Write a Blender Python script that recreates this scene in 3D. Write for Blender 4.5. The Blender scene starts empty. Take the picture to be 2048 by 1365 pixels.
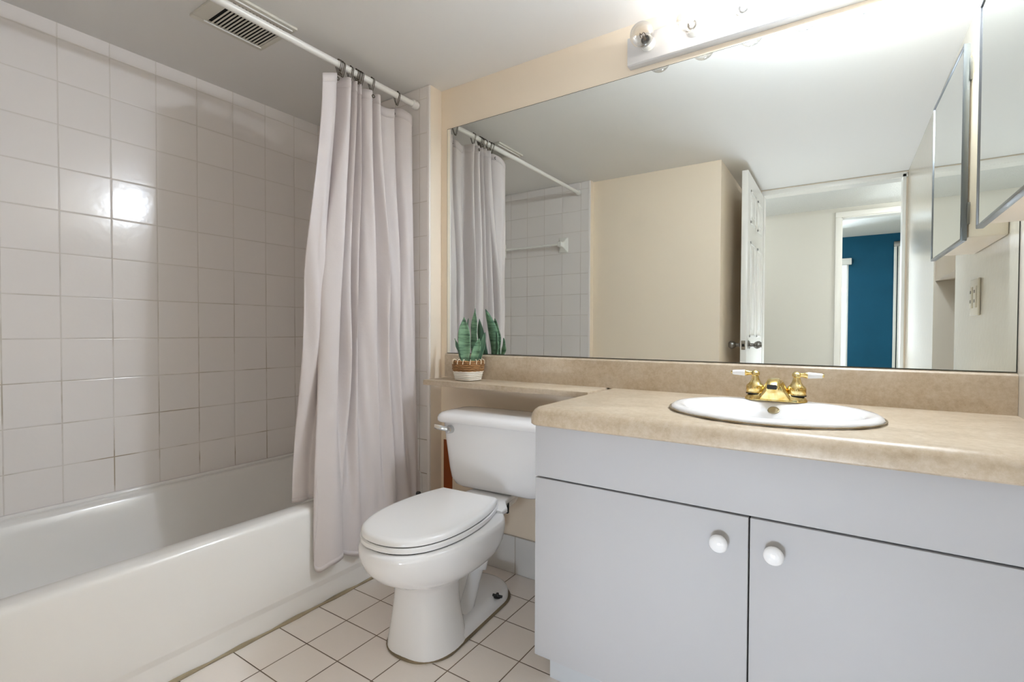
import bpy, bmesh, math, random
from mathutils import Vector, Matrix
random.seed(7)
PI = math.pi
scene = bpy.context.scene
C = scene.collection

# ------------------------------------------------------------------ camera
def look():
    yaw, pit, rol = math.radians(33.5184), math.radians(-1.0788), math.radians(0.187)
    r = Vector((math.cos(yaw), math.sin(yaw), 0)); fw = Vector((-math.sin(yaw), math.cos(yaw), 0)); up = Vector((0, 0, 1))
    f2 = fw*math.cos(pit)+up*math.sin(pit); u2 = up*math.cos(pit)-fw*math.sin(pit)
    r3 = r*math.cos(rol)+u2*math.sin(rol); u3 = u2*math.cos(rol)-r*math.sin(rol)
    m = Matrix((r3, u3, -f2)).transposed().to_4x4()
    m.translation = Vector((0, -1.73, 1.013))
    return m
cam = bpy.data.cameras.new('camera'); cam.sensor_width = 36; cam.lens = 36*991.5/2048; cam.clip_start = 0.02
co = bpy.data.objects.new('camera', cam); co.matrix_world = look(); C.objects.link(co); scene.camera = co

# ------------------------------------------------------------------ world, light, exposure
world = bpy.data.worlds.new('sky'); scene.world = world; world.use_nodes = True
bg = world.node_tree.nodes['Background']
bg.inputs['Color'].default_value = (0.86, 0.93, 1.0, 1); bg.inputs['Strength'].default_value = 1.2

def light(name, kind, loc, energy, col, size=0.1, rot=(0, 0, 0), size_y=None):
    l = bpy.data.lights.new(name, kind); l.energy = energy; l.color = col
    if kind == 'AREA':
        l.size = size
        if size_y: l.shape = 'RECTANGLE'; l.size_y = size_y
    else:
        l.shadow_soft_size = size
    o = bpy.data.objects.new(name, l); o.location = loc; o.rotation_euler = rot; C.objects.link(o)
    return o
# unseen point lights added in the hall as fill, and daylight in the bedroom
light('hall_fill_light', 'POINT', (1.05, -3.05, 1.92), 18, (0.92, 0.96, 1.0), 0.12)
light('hall_fill_light', 'POINT', (-1.3, -3.1, 1.92), 9, (0.92, 0.96, 1.0), 0.12)
light('bedroom_daylight', 'AREA', (-0.9, -5.7, 1.4), 110, (0.8, 0.9, 1.0), 1.2, (math.radians(90), 0, math.radians(20)))
light('doorway_fill', 'AREA', (-.24, -2.62, .15), 15.5, (0.80, 0.92, 1.08), 0.5, (math.radians(114), 0, math.radians(18)), 0.24)  # low area light added at the doorway to fill the room
BULBS = {1: (0.5, (0.95, 0.93, 0.92)), 2: (1.0, (0.79, 0.93, 1.12)), 3: (5, (0.77, 0.93, 1.17)), 4: (18, (0.85, 0.94, 1.06)), 5: (8, (0.82, 0.94, 1.1))}

vs = scene.view_settings
vs.view_transform = 'Standard'; vs.look = 'None'; vs.gamma = 1; vs.use_curve_mapping = False
vs.exposure = 0.64
scene.cycles.max_bounces = 16; scene.cycles.diffuse_bounces = 8; scene.cycles.glossy_bounces = 8
scene.cycles.transparent_max_bounces = 16
scene.cycles.sample_clamp_indirect = 6
scene.cycles.use_denoising = True

# ------------------------------------------------------------------ materials
def lin(h):
    if isinstance(h, str):
        h = h.lstrip('#'); h = [int(h[i:i+2], 16)/255 for i in (0, 2, 4)]
    return tuple((c/12.92 if c <= .04045 else ((c+.055)/1.055)**2.4) for c in h)+(1,)

class NT:
    def __init__(s, name):
        s.m = bpy.data.materials.new(name); s.m.use_nodes = True; s.t = s.m.node_tree
        s.p = s.t.nodes['Principled BSDF']; s.out = s.t.nodes['Material Output']
    def n(s, typ, **kw):
        nd = s.t.nodes.new(typ)
        for k, v in kw.items():
            if k in nd.inputs.keys() if isinstance(k, str) else False: pass
            setattr(nd, k, v)
        return nd
    def put(s, sock, v):
        if hasattr(v, 'is_output') or isinstance(v, bpy.types.NodeSocket): s.t.links.new(v, sock)
        else: sock.default_value = v
    def math(s, op, a, b=None, c=None):
        nd = s.t.nodes.new('ShaderNodeMath'); nd.operation = op
        s.put(nd.inputs[0], a)
        if b is not None: s.put(nd.inputs[1], b)
        if c is not None: s.put(nd.inputs[2], c)
        return nd.outputs[0]
    def coords(s):
        tc = s.t.nodes.new('ShaderNodeNewGeometry')
        return tc.outputs['Position']
    def xyz(s, v):
        nd = s.t.nodes.new('ShaderNodeSeparateXYZ'); s.t.links.new(v, nd.inputs[0]); return nd.outputs
    def noise(s, vec, scale, detail=3, rough=.5):
        nd = s.t.nodes.new('ShaderNodeTexNoise'); nd.inputs['Scale'].default_value = scale
        nd.inputs['Detail'].default_value = detail; nd.inputs['Roughness'].default_value = rough
        if vec is not None: s.t.links.new(vec, nd.inputs['Vector'])
        return nd.outputs['Fac']
    def ramp(s, fac, stops):
        nd = s.t.nodes.new('ShaderNodeValToRGB'); e = nd.color_ramp.elements
        while len(e) < len(stops): e.new(.5)
        for el, (p, c) in zip(e, stops): el.position = p; el.color = c
        s.put(nd.inputs[0], fac); return nd.outputs[0]
    def mix(s, fac, a, b):
        nd = s.t.nodes.new('ShaderNodeMix'); nd.data_type = 'RGBA'
        s.put(nd.inputs[0], fac); s.put(nd.inputs[6], a); s.put(nd.inputs[7], b); return nd.outputs[2]
    def bump(s, h, strength=.2, dist=.01):
        nd = s.t.nodes.new('ShaderNodeBump'); nd.inputs['Strength'].default_value = strength
        nd.inputs['Distance'].default_value = dist; s.put(nd.inputs['Height'], h)
        s.t.links.new(nd.outputs[0], s.p.inputs['Normal'])

def plain(name, col, rough=.5, metal=0, spec=.5, coat=0, bump=None, vary=0):
    k = NT(name); c = lin(col)
    k.p.inputs['Base Color'].default_value = c; k.p.inputs['Roughness'].default_value = rough
    k.p.inputs['Metallic'].default_value = metal; k.p.inputs['Specular IOR Level'].default_value = spec
    k.p.inputs['Coat Weight'].default_value = coat; k.p.inputs['Coat Roughness'].default_value = .05
    if bump or vary:
        pos = k.coords()
        if bump: k.bump(k.noise(pos, bump[0], 3), bump[1], bump[2])
        if vary:
            f = k.noise(pos, 5, 4)
            d = tuple(x*(1-vary) for x in c[:3])+(1,); e = tuple(min(1, x*(1+vary)) for x in c[:3])+(1,)
            k.put(k.p.inputs['Base Color'], k.ramp(f, [(.3, d), (.7, e)]))
    return k.m

def tiles(name, ax, off, size, gw, col, grout, grout_dirty=None, rough=.12, tilt=.0006, dirt=(0.45, 0.62), lowdirt=None):
    """square tiles on the two world axes ax, grout lines sunk, each tile very slightly out of plane"""
    k = NT(name); pos = k.coords(); P = k.xyz(pos); fr = []; cell = []
    for a, o in zip(ax, off):
        q = k.math('DIVIDE', k.math('SUBTRACT', P[a], o), size)
        cell.append(k.math('FLOOR', q)); fr.append(k.math('SUBTRACT', q, cell[-1]))
    d = [k.math('MINIMUM', f, k.math('SUBTRACT', 1.0, f)) for f in fr]
    dm = k.math('MINIMUM', d[0], d[1])
    g = gw/size/2
    mr = k.t.nodes.new('ShaderNodeMapRange'); mr.interpolation_type = 'SMOOTHSTEP'
    k.put(mr.inputs[0], dm); mr.inputs[1].default_value = g*.75; mr.inputs[2].default_value = g*1.5
    tile = mr.outputs[0]
    mr2 = k.t.nodes.new('ShaderNodeMapRange'); mr2.interpolation_type = 'SMOOTHSTEP'
    k.put(mr2.inputs[0], dm); mr2.inputs[1].default_value = g*.6; mr2.inputs[2].default_value = g*2.6
    cv = k.t.nodes.new('ShaderNodeCombineXYZ'); k.put(cv.inputs[0], cell[0]); k.put(cv.inputs[1], cell[1])
    wn = k.t.nodes.new('ShaderNodeTexWhiteNoise'); wn.noise_dimensions = '3D'; k.t.links.new(cv.outputs[0], wn.inputs['Vector'])
    rr = k.xyz(wn.outputs['Color'])
    base = k.mix(k.math('MULTIPLY', rr[2], .35), lin(col), tuple(c*.93 for c in lin(col)[:3])+(1,))
    gcol = lin(grout)
    if grout_dirty:
        f = k.ramp(k.noise(pos, 7, 4), [(dirt[0], (0, 0, 0, 1)), (dirt[1], (1, 1, 1, 1))])
        if lowdirt:
            low = k.t.nodes.new('ShaderNodeMapRange'); k.put(low.inputs[0], P[2]); low.inputs[1].default_value = lowdirt[1]; low.inputs[2].default_value = lowdirt[0]
            f = k.math('MULTIPLY', f, low.outputs[0])
        gcol = k.mix(f, lin(grout), lin(grout_dirty))
    k.put(k.p.inputs['Base Color'], k.mix(tile, gcol, base))
    k.put(k.p.inputs['Roughness'], k.math('MULTIPLY_ADD', tile, rough-.8, .8))
    sl = k.math('ADD', k.math('MULTIPLY', k.math('SUBTRACT', rr[0], .5), fr[0]), k.math('MULTIPLY', k.math('SUBTRACT', rr[1], .5), fr[1]))
    h = k.math('ADD', k.math('MULTIPLY', mr2.outputs[0], .0006), k.math('MULTIPLY', sl, tilt))
    h = k.math('ADD', h, k.math('MULTIPLY', k.noise(pos, 30, 2), .00035))
    k.bump(h, 1.0, 1.0)
    return k.m

S = .15366
M = {}
M['wall'] = plain('cream_wall_paint', '#ebdcc7', .42, bump=(160, .05, .002))
M['wall_gloss'] = plain('glossy_cream_paint', '#cfc7b9', .17, spec=.4, bump=(45, .12, .004))
M['wall_hall'] = plain('hall_wall_paint', '#cfccc4', .55)
M['strip'] = plain('pale_cream_paint', '#e9dccb', .4)
M['ceil'] = plain('ceiling_paint', '#e4e2df', .6, bump=(220, .05, .002))
M['white_paint'] = plain('white_gloss_paint', '#e8e6e1', .3)
M['taupe'] = plain('shaded_wall_taupe', '#b3a48f', .5)  # wall tone with the cabinet's shade put into the colour
M['teal'] = plain('teal_wall_paint', '#12506c', .6, spec=.2, vary=.06)
M['orange'] = plain('old_orange_paint', '#8f4410', .6, vary=.25)
M['carpet'] = plain('beige_carpet', '#a59a8a', .95, bump=(300, .5, .01))
k = NT('popcorn_ceiling'); pos = k.coords(); k.p.inputs['Base Color'].default_value = lin('#eef0ee'); k.p.inputs['Roughness'].default_value = .9
k.bump(k.noise(pos, 90, 4, .7), .8, .02); M['popcorn'] = k.m
M['tile_left'] = tiles('white_wall_tile_left', (1, 2), (-1.13705, 1.7507), S, .0032, '#f0ebe8', '#dcd6d0', '#a89a86', .15, lowdirt=(.5, 1.5))
M['tile_end'] = tiles('white_wall_tile_ends', (0, 2), (-1.599, 1.7507), S, .0032, '#e6e0dc', '#d2cac2', '#a59787', .14, lowdirt=(.4, 1.9))
M['tile_floor'] = tiles('floor_tile', (0, 1), (-1.4280, -.7722), .1547, .0030, '#f3ebe4', '#75634f', '#55432f', .2, tilt=.0003)
M['tile_base'] = tiles('baseboard_tile', (0, 2), (-1.120, .0), .158, .003, '#d8d6d2', '#b0a79b', None, .12)
M['bullnose'] = plain('bullnose_tile', '#ece6e2', .12)
M['mirror'] = plain('mirror_silver', '#e9ece9', 0.0, 1.0)
M['mirror_edge'] = plain('mirror_edge', '#3d403a', .3, .6)
M['porcelain'] = plain('white_porcelain', '#ecebeb', .08, spec=.6)
M['plastic_seat'] = plain('white_seat_plastic', '#eae9e8', .16)
M['tub'] = plain('tub_enamel', '#efedea', .12, spec=.6)
M['tub_old'] = M['tub']
M['melamine'] = plain('white_melamine', '#b8b7b8', .55, spec=.25)
M['toe'] = plain('toe_kick_white', '#c6c8ca', .5)
M['dark'] = plain('dark_gap', '#15130f', .8)
M['soot'] = plain('black_rubber', '#171615', .5)
M['chrome'] = plain('chrome', '#c9cacb', .12, 1)
M['satin'] = plain('satin_nickel', '#8d8a86', .3, 1)
M['edge_metal'] = plain('worn_metal_edge', '#85878a', .3, 1)
M['wire'] = plain('dark_bronze_wire', '#5c544a', .35, .9)
M['rod'] = plain('rod_white_enamel', '#e4e1dc', .3)
M['vent'] = plain('vent_cream_plastic', '#d3cfc4', .5)
M['bracket'] = plain('white_ceramic', '#e6e4dd', .15)
M['fixture'] = plain('fixture_white_enamel', '#c2bfbc', .22)
M['caulk'] = plain('stained_caulk', '#a2947a', .7, vary=.35)
M['caulk_dark'] = plain('dirty_brown_caulk', '#7d6e56', .7, vary=.4)
M['brush'] = plain('brush_plastic', '#dcdad6', .4)
M['gold_ring'] = plain('antique_brass_ring', '#a29578', .35, .7)
M['outlet'] = plain('ivory_plate', '#ddd6c6', .35)
# brass
k = NT('polished_brass'); pos = k.coords(); k.p.inputs['Metallic'].default_value = 1; k.p.inputs['Roughness'].default_value = .14
k.put(k.p.inputs['Base Color'], k.ramp(k.noise(pos, 60, 4), [(.35, lin('#d2b164')), (.65, lin('#efdfa8'))])); M['brass'] = k.m
# travertine laminate
k = NT('beige_stone_laminate'); pos = k.coords()
mp = k.t.nodes.new('ShaderNodeMapping'); mp.inputs['Scale'].default_value = (1, 1.6, 1.3); k.t.links.new(pos, mp.inputs[0])
big = k.noise(mp.outputs[0], 7, 6, .6); fine = k.noise(pos, 70, 5, .7)
c1 = k.ramp(big, [(.3, lin('#ab987e')), (.5, lin('#bfad95')), (.72, lin('#ccbeaa'))])
c2 = k.ramp(fine, [(.35, lin('#a8947a')), (.5, lin('#beae97')), (.66, lin('#d0c4b3'))])
c3 = k.mix(.42, c1, c2)
vor = k.t.nodes.new('ShaderNodeTexVoronoi'); vor.inputs['Scale'].default_value = 95; k.t.links.new(pos, vor.inputs['Vector'])
sp = k.ramp(vor.outputs['Distance'], [(.06, (1, 1, 1, 1)), (.16, (0, 0, 0, 1))])
gate = k.ramp(k.noise(pos, 18, 2), [(.56, (0, 0, 0, 1)), (.68, (1, 1, 1, 1))])
k.put(k.p.inputs['Base Color'], k.mix(k.math('MULTIPLY', k.math('MULTIPLY', sp, gate), .55), c3, lin('#9c8466')))
k.p.inputs['Roughness'].default_value = .34; M['stone'] = k.m
# fabric
k = NT('curtain_cloth'); tc = k.t.nodes.new('ShaderNodeTexCoord'); pos = k.coords()
wv = k.noise(pos, 420, 2); k.p.inputs['Base Color'].default_value = lin('#ddd5d4'); k.p.inputs['Roughness'].default_value = .62
k.p.inputs['Sheen Weight'].default_value = .15; k.p.inputs['Specular IOR Level'].default_value = .35
k.bump(k.math('ADD', k.math('MULTIPLY', wv, .1), k.noise(pos, 14, 3)), .22, .012)
tr = k.t.nodes.new('ShaderNodeBsdfTranslucent'); tr.inputs[0].default_value = lin('#d8d1cf')
mx = k.t.nodes.new('ShaderNodeMixShader'); mx.inputs[0].default_value = .14
k.t.links.new(k.p.outputs[0], mx.inputs[1]); k.t.links.new(tr.outputs[0], mx.inputs[2]); k.t.links.new(mx.outputs[0], k.out.inputs[0]); M['cloth'] = k.m
# clear bulb glass: thin shell, mostly see-through
k = NT('clear_bulb_glass'); ts = k.t.nodes.new('ShaderNodeBsdfTransparent'); ts.inputs[0].default_value = (.86, .85, .83, 1)
gl = k.t.nodes.new('ShaderNodeBsdfGlossy'); gl.inputs['Roughness'].default_value = .04
lw = k.t.nodes.new('ShaderNodeLayerWeight'); lw.inputs[0].default_value = .35
mx = k.t.nodes.new('ShaderNodeMixShader'); k.t.links.new(lw.outputs['Facing'], mx.inputs[0])
k.t.links.new(ts.outputs[0], mx.inputs[1]); k.t.links.new(gl.outputs[0], mx.inputs[2]); k.t.links.new(mx.outputs[0], k.out.inputs[0]); M['glass'] = k.m
def emit(name, col, st):
    k = NT(name); k.p.inputs['Base Color'].default_value = (0, 0, 0, 1); k.p.inputs['Emission Color'].default_value = col; k.p.inputs['Emission Strength'].default_value = st
    return k.m
M['fil_warm'] = emit('warm_filament', (1, .82, .6, 1), 60); M['fil_cool'] = emit('white_filament', (.97, .98, 1, 1), 90)
M['fil_off'] = plain('dead_filament', '#6e655c', .35, .6)
# plant
k = NT('snake_plant_leaf'); pos = k.coords()
mp = k.t.nodes.new('ShaderNodeMapping'); mp.inputs['Scale'].default_value = (14, 14, 95); k.t.links.new(pos, mp.inputs[0])
k.put(k.p.inputs['Base Color'], k.ramp(k.noise(mp.outputs[0], 1.0, 4, .6), [(.36, lin('#3b5a45')), (.5, lin('#6a8f70')), (.68, lin('#83a685'))]))
k.p.inputs['Roughness'].default_value = .5; M['leaf'] = k.m
M['leaf_dark'] = plain('snake_plant_leaf_back', '#4a6a52', .5, vary=.2)
M['wicker'] = plain('seagrass_wicker', '#a97c4e', .65, vary=.5, bump=(220, .5, .004))
M['wicker_white'] = plain('white_painted_wicker', '#ece6dc', .6, bump=(220, .5, .004))
M['wicker_core'] = plain('shaded_basket_core', '#5a3d22', .8)  # darkened so the gaps between strands look shaded
M['wicker_white_core'] = plain('shaded_white_core', '#b5aea3', .8)  # greyed to put shade between the white strands
M['stitch'] = plain('cream_stitching', '#e6d8bf', .6)
M['soil'] = plain('dark_soil', '#3a3026', .95, bump=(120, .6, .01))

# ------------------------------------------------------------------ mesh helpers
def finish(bm, name, mat, parent=None, angle=38, smooth=True):
    bmesh.ops.recalc_face_normals(bm, faces=bm.faces)
    lim = math.radians(angle)
    for f in bm.faces: f.smooth = smooth
    for e in bm.edges:
        if len(e.link_faces) == 2 and e.calc_face_angle(0) > lim: e.smooth = False
    me = bpy.data.meshes.new(name); bm.to_mesh(me); bm.free()
    for m in (mat if isinstance(mat, (list, tuple)) else [mat]): me.materials.append(m)
    o = bpy.data.objects.new(name, me); C.objects.link(o)
    if parent is not None:
        o.parent = parent
        o.matrix_parent_inverse = Matrix.Translation(-Vector(parent.location)) if parent.parent is None else Matrix()
    return o
def part(name, bm, mat, parent, label=None, **kw):
    """parts are modelled in world coordinates; things whose Empty sits at its base get shifted meshes"""
    root = parent
    while root.parent is not None: root = root.parent
    off = Vector(root.location)
    if off.length > 0:
        bmesh.ops.translate(bm, verts=bm.verts, vec=-off)
    o = finish(bm, name, mat, None, **kw); o.parent = parent
    if label: o['label'] = label
    return o
def thing(name, label, cat, loc=(0, 0, 0), group=None):
    o = bpy.data.objects.new(name, None); C.objects.link(o); o.location = loc; o.empty_display_size = .1
    o['label'] = label; o['category'] = cat
    if group: o['group'] = group
    return o
def tag(o, label, cat, group=None):
    o['label'] = label; o['category'] = cat
    if group: o['group'] = group
    return o
def struct(name, bm, mat, parent=None, label=None, **kw):
    o = finish(bm, name, mat, None, **kw)
    if parent is None: o['kind'] = 'structure'
    else: o.parent = parent
    if label: o['label'] = label
    return o
def B(): return bmesh.new()
def box(bm, x0, x1, y0, y1, z0, z1, bev=0, seg=2):
    vs_ = [bm.verts.new(p) for p in [(x0,y0,z0),(x1,y0,z0),(x1,y1,z0),(x0,y1,z0),(x0,y0,z1),(x1,y0,z1),(x1,y1,z1),(x0,y1,z1)]]
    fs = [bm.faces.new([vs_[i] for i in q]) for q in [(0,3,2,1),(4,5,6,7),(0,1,5,4),(1,2,6,5),(2,3,7,6),(3,0,4,7)]]
    if bev > 0:
        es = list({e for f in fs for e in f.edges})
        bmesh.ops.bevel(bm, geom=es, offset=bev, segments=seg, affect='EDGES', profile=.5)
    return bm
def loft(bm, rings, cap0=True, cap1=True, closed=True):
    R = [[bm.verts.new(p) for p in r] for r in rings]
    n = len(R[0])
    for a, b in zip(R, R[1:]):
        for i in range(n if closed else n-1):
            j = (i+1) % n
            try: bm.faces.new((a[i], a[j], b[j], b[i]))
            except ValueError: pass
    if cap0: bm.faces.new(list(reversed(R[0])))
    if cap1: bm.faces.new(R[-1])
    return R
def frames(pts):
    T = []
    for i in range(len(pts)):
        a = pts[max(0, i-1)]; b = pts[min(len(pts)-1, i+1)]
        T.append((b-a).normalized())
    n = Vector((0, 0, 1)) if abs(T[0].z) < .9 else Vector((1, 0, 0))
    out = []
    for t in T:
        n = (n-t*n.dot(t)).normalized(); out.append((t, n, t.cross(n)))
    return out
def tube(bm, pts, r, seg=12, closed=False, caps=True):
    pts = [Vector(p) for p in pts]
    rr = r if isinstance(r, (list, tuple)) else [r]*len(pts)
    F = frames(pts); rings = []
    for p, (t, n, b), q in zip(pts, F, rr):
        rings.append([p+n*(q*math.cos(2*PI*i/seg))+b*(q*math.sin(2*PI*i/seg)) for i in range(seg)])
    if closed: rings.append(rings[0])
    if closed:
        R = [[bm.verts.new(p) for p in rg] for rg in rings[:-1]]; R.append(R[0])
        for a, b in zip(R, R[1:]):
            for i in range(seg): bm.faces.new((a[i], a[(i+1) % seg], b[(i+1) % seg], b[i]))
    else: loft(bm, rings, caps, caps)
    return bm
def cr(pts, n=6, closed=False):
    """Catmull-Rom through points"""
    P = [Vector(p) for p in pts]; out = []; m = len(P)
    rng = range(m if closed else m-1)
    for i in rng:
        p0 = P[(i-1) % m] if closed else P[max(i-1, 0)]; p1 = P[i]; p2 = P[(i+1) % m]; p3 = P[(i+2) % m] if closed else P[min(i+2, m-1)]
        for q in range(n):
            t = q/n
            out.append(.5*((2*p1)+(p2-p0)*t+(2*p0-5*p1+4*p2-p3)*t*t+(3*p1-p0-3*p2+p3)*t**3))
    if not closed: out.append(P[-1])
    return out
def lathe(bm, prof, axis='z', org=(0, 0, 0), seg=24, sx=1, sy=1):
    """prof: (radius, height) list; axis z, or y pointing to -y, or x"""
    o = Vector(org); rings = []
    for r, h in prof:
        ring = []
        for i in range(seg):
            a = 2*PI*i/seg; c, s = r*math.cos(a)*sx, r*math.sin(a)*sy
            if axis == 'z': p = Vector((c, s, h))
            elif axis == 'y': p = Vector((c, -h, s))
            elif axis == '-x': p = Vector((-h, c, s))
            else: p = Vector((h, c, s))
            ring.append(o+p)
        rings.append(ring)
    loft(bm, rings, prof[0][0] > 1e-6, prof[-1][0] > 1e-6)
    bmesh.ops.remove_doubles(bm, verts=bm.verts, dist=1e-6)
    return bm
def rrect(cx, cy, hx, hy, r, z, n=6):
    out = []
    for (sx, sy, a0) in ((1, 1, 0), (-1, 1, 90), (-1, -1, 180), (1, -1, 270)):
        for i in range(n+1):
            a = math.radians(a0+90*i/n)
            out.append(Vector((cx+sx*(hx-r)+r*math.cos(a), cy+sy*(hy-r)+r*math.sin(a), z)))
    return out

# ------------------------------------------------------------------ the room shell
CZ = 2.112; XR = .369; XL = -2.3465; YF = -2.57
bm = B(); box(bm, -2.5, .9, YF-.1, .15, -.1, 0); struct('floor', bm, M['tile_floor'])
bm = B(); box(bm, -2.5, .9, YF-.02, .15, CZ, CZ+.12); struct('ceiling', bm, M['ceil'])
bm = B(); box(bm, -2.5, .9, 0, .12, 0, CZ); struct('wall_back', bm, M['wall'])
bm = B(); box(bm, XL-.15, XL, -1.75, 0, 0, CZ); struct('wall_left', bm, M['tile_left'])
# plumbing wall at the head of the tub: painted core, tiled face
bm = B(); box(bm, XL, -1.538, -.0715, 0, 0, CZ); struct('wall_head', bm, M['strip'])
bm = B(); box(bm, XL, -1.5385, -.0791, -.0715, 0, CZ-.002); struct('trim_1', bm, M['tile_end'], label='white square wall tile at the head of the bathtub')
bm = B(); box(bm, -1.5535, -1.5375, -.0808, -.0720, 0, CZ-.001, .003); struct('trim_2', bm, M['bullnose'], label='white bullnose tile edge')
# block behind the tub foot: beige wall and the passage wall
bm = B(); box(bm, XL, -.645, YF, -1.66, 0, CZ); box(bm, XL, -1.523, -1.66, -1.6115, 0, CZ); struct('wall_foot', bm, M['wall'])
bm = B(); box(bm, XL, -1.5235, -1.6115, -1.6043, 0, CZ-.002); struct('trim_3', bm, M['tile_end'], label='white square wall tile at the foot of the bathtub')
bm = B(); box(bm, -1.5385, -1.5225, -1.611, -1.6028, 0, CZ-.001, .003); struct('trim_4', bm, M['bullnose'])
# right wall with a low niche
bm = B()
box(bm, XR, XR+.45, -.84, .0, 0, CZ); box(bm, XR, XR+.45, YF, -1.385, 0, CZ)
box(bm, XR, XR+.45, -1.385, -.84, 1.42, CZ); box(bm, XR, XR+.45, -1.385, -.84, 0, .1); box(bm, XR+.3, XR+.45, -1.385, -.84, .1, 1.42)
struct('wall_right', bm, M['wall_gloss'])
bm = B(); box(bm, XR+.006, XR+.299, -1.384, -.841, 1.262, 1.4195, .002); struct('trim_5', bm, M['taupe'], label='board over the niche, taupe standing in for shade on the wall')  # shade below the medicine cabinet is painted in by this board
# doorway wall
bm = B(); box(bm, -.645, -.515, YF-.1, YF, 0, CZ); box(bm, -.515, .355, YF-.1, YF, 2.088, CZ); box(bm, .355, XR+.45, YF-.1, YF, 0, CZ)
struct('wall_front', bm, M['wall'])
bm = B(); box(bm, -.515, .355, YF-.105, YF+.004, 2.068, 2.0885); box(bm, .34, .358, YF-.105, YF+.012, 0, 2.09); box(bm, -.515, -.505, YF-.105, YF+.004, 0, 2.09)
box(bm, -.52, XR-.003, YF, YF+.012, 2.07, 2.104, .003)
struct('trim_6', bm, M['white_paint'], label='white door casing')
# hall and bedroom seen in the mirror
HY = -3.6
bm = B(); box(bm, -2.6, 2.6, -6.4, YF-.1, -.1, 0); struct('floor.001', bm, M['carpet'])
bm = B(); box(bm, -2.6, 2.6, HY-.1, YF-.02, 2.125, 2.23); struct('ceiling.001', bm, M['popcorn'])
bm = B(); box(bm, -2.6, -.002, HY-.1, HY, 0, 2.125); box(bm, .80, 2.6, HY-.1, HY, 0, 2.125); box(bm, -.002, .80, HY-.1, HY, 2.04, 2.125); struct('wall_hall', bm, M['wall_hall'])
bm = B(); box(bm, -2.6, -2.5, -6.4, YF-.1, 0, 2.3); box(bm, 2.5, 2.6, -6.4, YF-.1, 0, 2.3); struct('wall_side', bm, M['wall_hall'])
bm = B(); box(bm, XR+.45, 2.6, YF-.1, YF, 0, 2.2); box(bm, -2.6, -.645, YF-.1, YF-.0, 0, 2.2); struct('wall_hall.001', bm, M['wall_hall'])
bm = B()
box(bm, -.048, -.002, HY, HY+.016, 0, 2.0395, .003); box(bm, .80, .846, HY, HY+.016, 0, 2.0395, .003); box(bm, -.048, .846, HY, HY+.016, 2.04, 2.086, .003)
box(bm, -.004, .004, HY-.105, HY+.002, 0, 2.042); box(bm, -.002, .8, HY-.105, HY+.002, 2.032, 2.042)
struct('trim_7', bm, M['white_paint'], label='white casing around the bedroom doorway')
bm = B(); box(bm, -2.6, 2.6, -6.4, HY-.1, 2.245, 2.34); box(bm, -2.6, 2.6, HY-.1, HY-.08, 2.12, 2.3); struct('ceiling.002', bm, M['popcorn'])
WX0, WX1, WZ0, WZ1 = -1.0, .078, .55, 1.93
bm = B(); box(bm, -2.6, WX0, -6.1, -6, 0, 2.3); box(bm, WX1, 2.6, -6.1, -6, 0, 2.3); box(bm, WX0, WX1, -6.1, -6, 0, WZ0); box(bm, WX0, WX1, -6.1, -6, WZ1, 2.3)
struct('wall_bedroom', bm, M['teal'])
bm = B()
for x0, x1, z0, z1 in ((WX0, WX0+.03, WZ0, WZ1), (WX1-.02, WX1, WZ0, WZ1), (WX0, WX1, WZ0, WZ0+.03), (WX0, WX1, WZ1-.03, WZ1), (-.5, -.47, WZ0, WZ1)):
    box(bm, x0, x1, -6.08, -6.03, z0, z1, .003)
wo = struct('window_1', bm, M['white_paint'])
bm = B(); box(bm, WX0, WX1, -6.058, -6.054, WZ0, WZ1); struct('pane', bm, M['glass'], wo)
t = thing('window_blind', 'white blind headrail over the bright bedroom window', 'blind', (-.46, -5.98, 1.85))
bm = B(); box(bm, WX0-.04, .108, -5.995, -5.93, 1.885, 1.965, .006); part('headrail', bm, M['white_paint'], t)
t = thing('sliding_closet_door', 'pale framed sliding closet door beside the teal wall', 'closet door', (.95, -5.94, 0))
bm = B(); box(bm, .575, 1.5, -5.965, -5.945, .03, 2.05); part('panel', bm, M['wall_hall'], t)
for x0, x1 in ((.535, .565), (.575, .60), (1.47, 1.5)):
    bm = B(); box(bm, x0, x1, -5.985, -5.925, 0, 2.10, .006); part('stile', bm, M['white_paint'], t)
bm = B(); box(bm, .53, 1.52, -5.995, -5.9, 2.07, 2.13, .004); part('track', bm, M['satin'], t)

# open bathroom door, hinged at the doorway
bm = B(); box(bm, -.545, -.507, YF+.02, -1.80, .012, 2.062, .002)
door = struct('door_1', bm, M['white_paint'])
for sx, x in ((1, -.507), (-1, -.545)):
    for (y0, y1) in ((-2.46, -2.24), (-2.13, -1.91)):
        for (z0, z1) in ((.22, .78), (.98, 1.62), (1.74, 1.96)):
            bm = B()
            xa, xb = (x-.002, x+.005) if sx > 0 else (x-.005, x+.002)
            box(bm, xa, xb, y0, y1, z0, z0+.018, .002); box(bm, xa, xb, y0, y1, z1-.018, z1, .002); box(bm, xa, xb, y0, y0+.018, z0, z1, .002); box(bm, xa, xb, y1-.018, y1, z0, z1, .002)
            box(bm, xa, xb-.001 if sx > 0 else xb, y0+.05, y1-.05, z0+.05, z1-.05, .002)
            struct('door_panel', bm, M['white_paint'], door)
for sx, x in ((1, -.507), (-1, -.545)):
    bm = B(); lathe(bm, [(.0, 0), (.03, 0), (.031, .004), (.026, .01), (.013, .014), (.012, .034), (.02, .042), (.027, .055), (.027, .068), (.018, .08), (0, .083)], 'x' if sx > 0 else '-x', (x, -1.868, .93), 24)
    struct('door_knob', bm, M['satin'], door, label='satin metal door knob')
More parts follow.
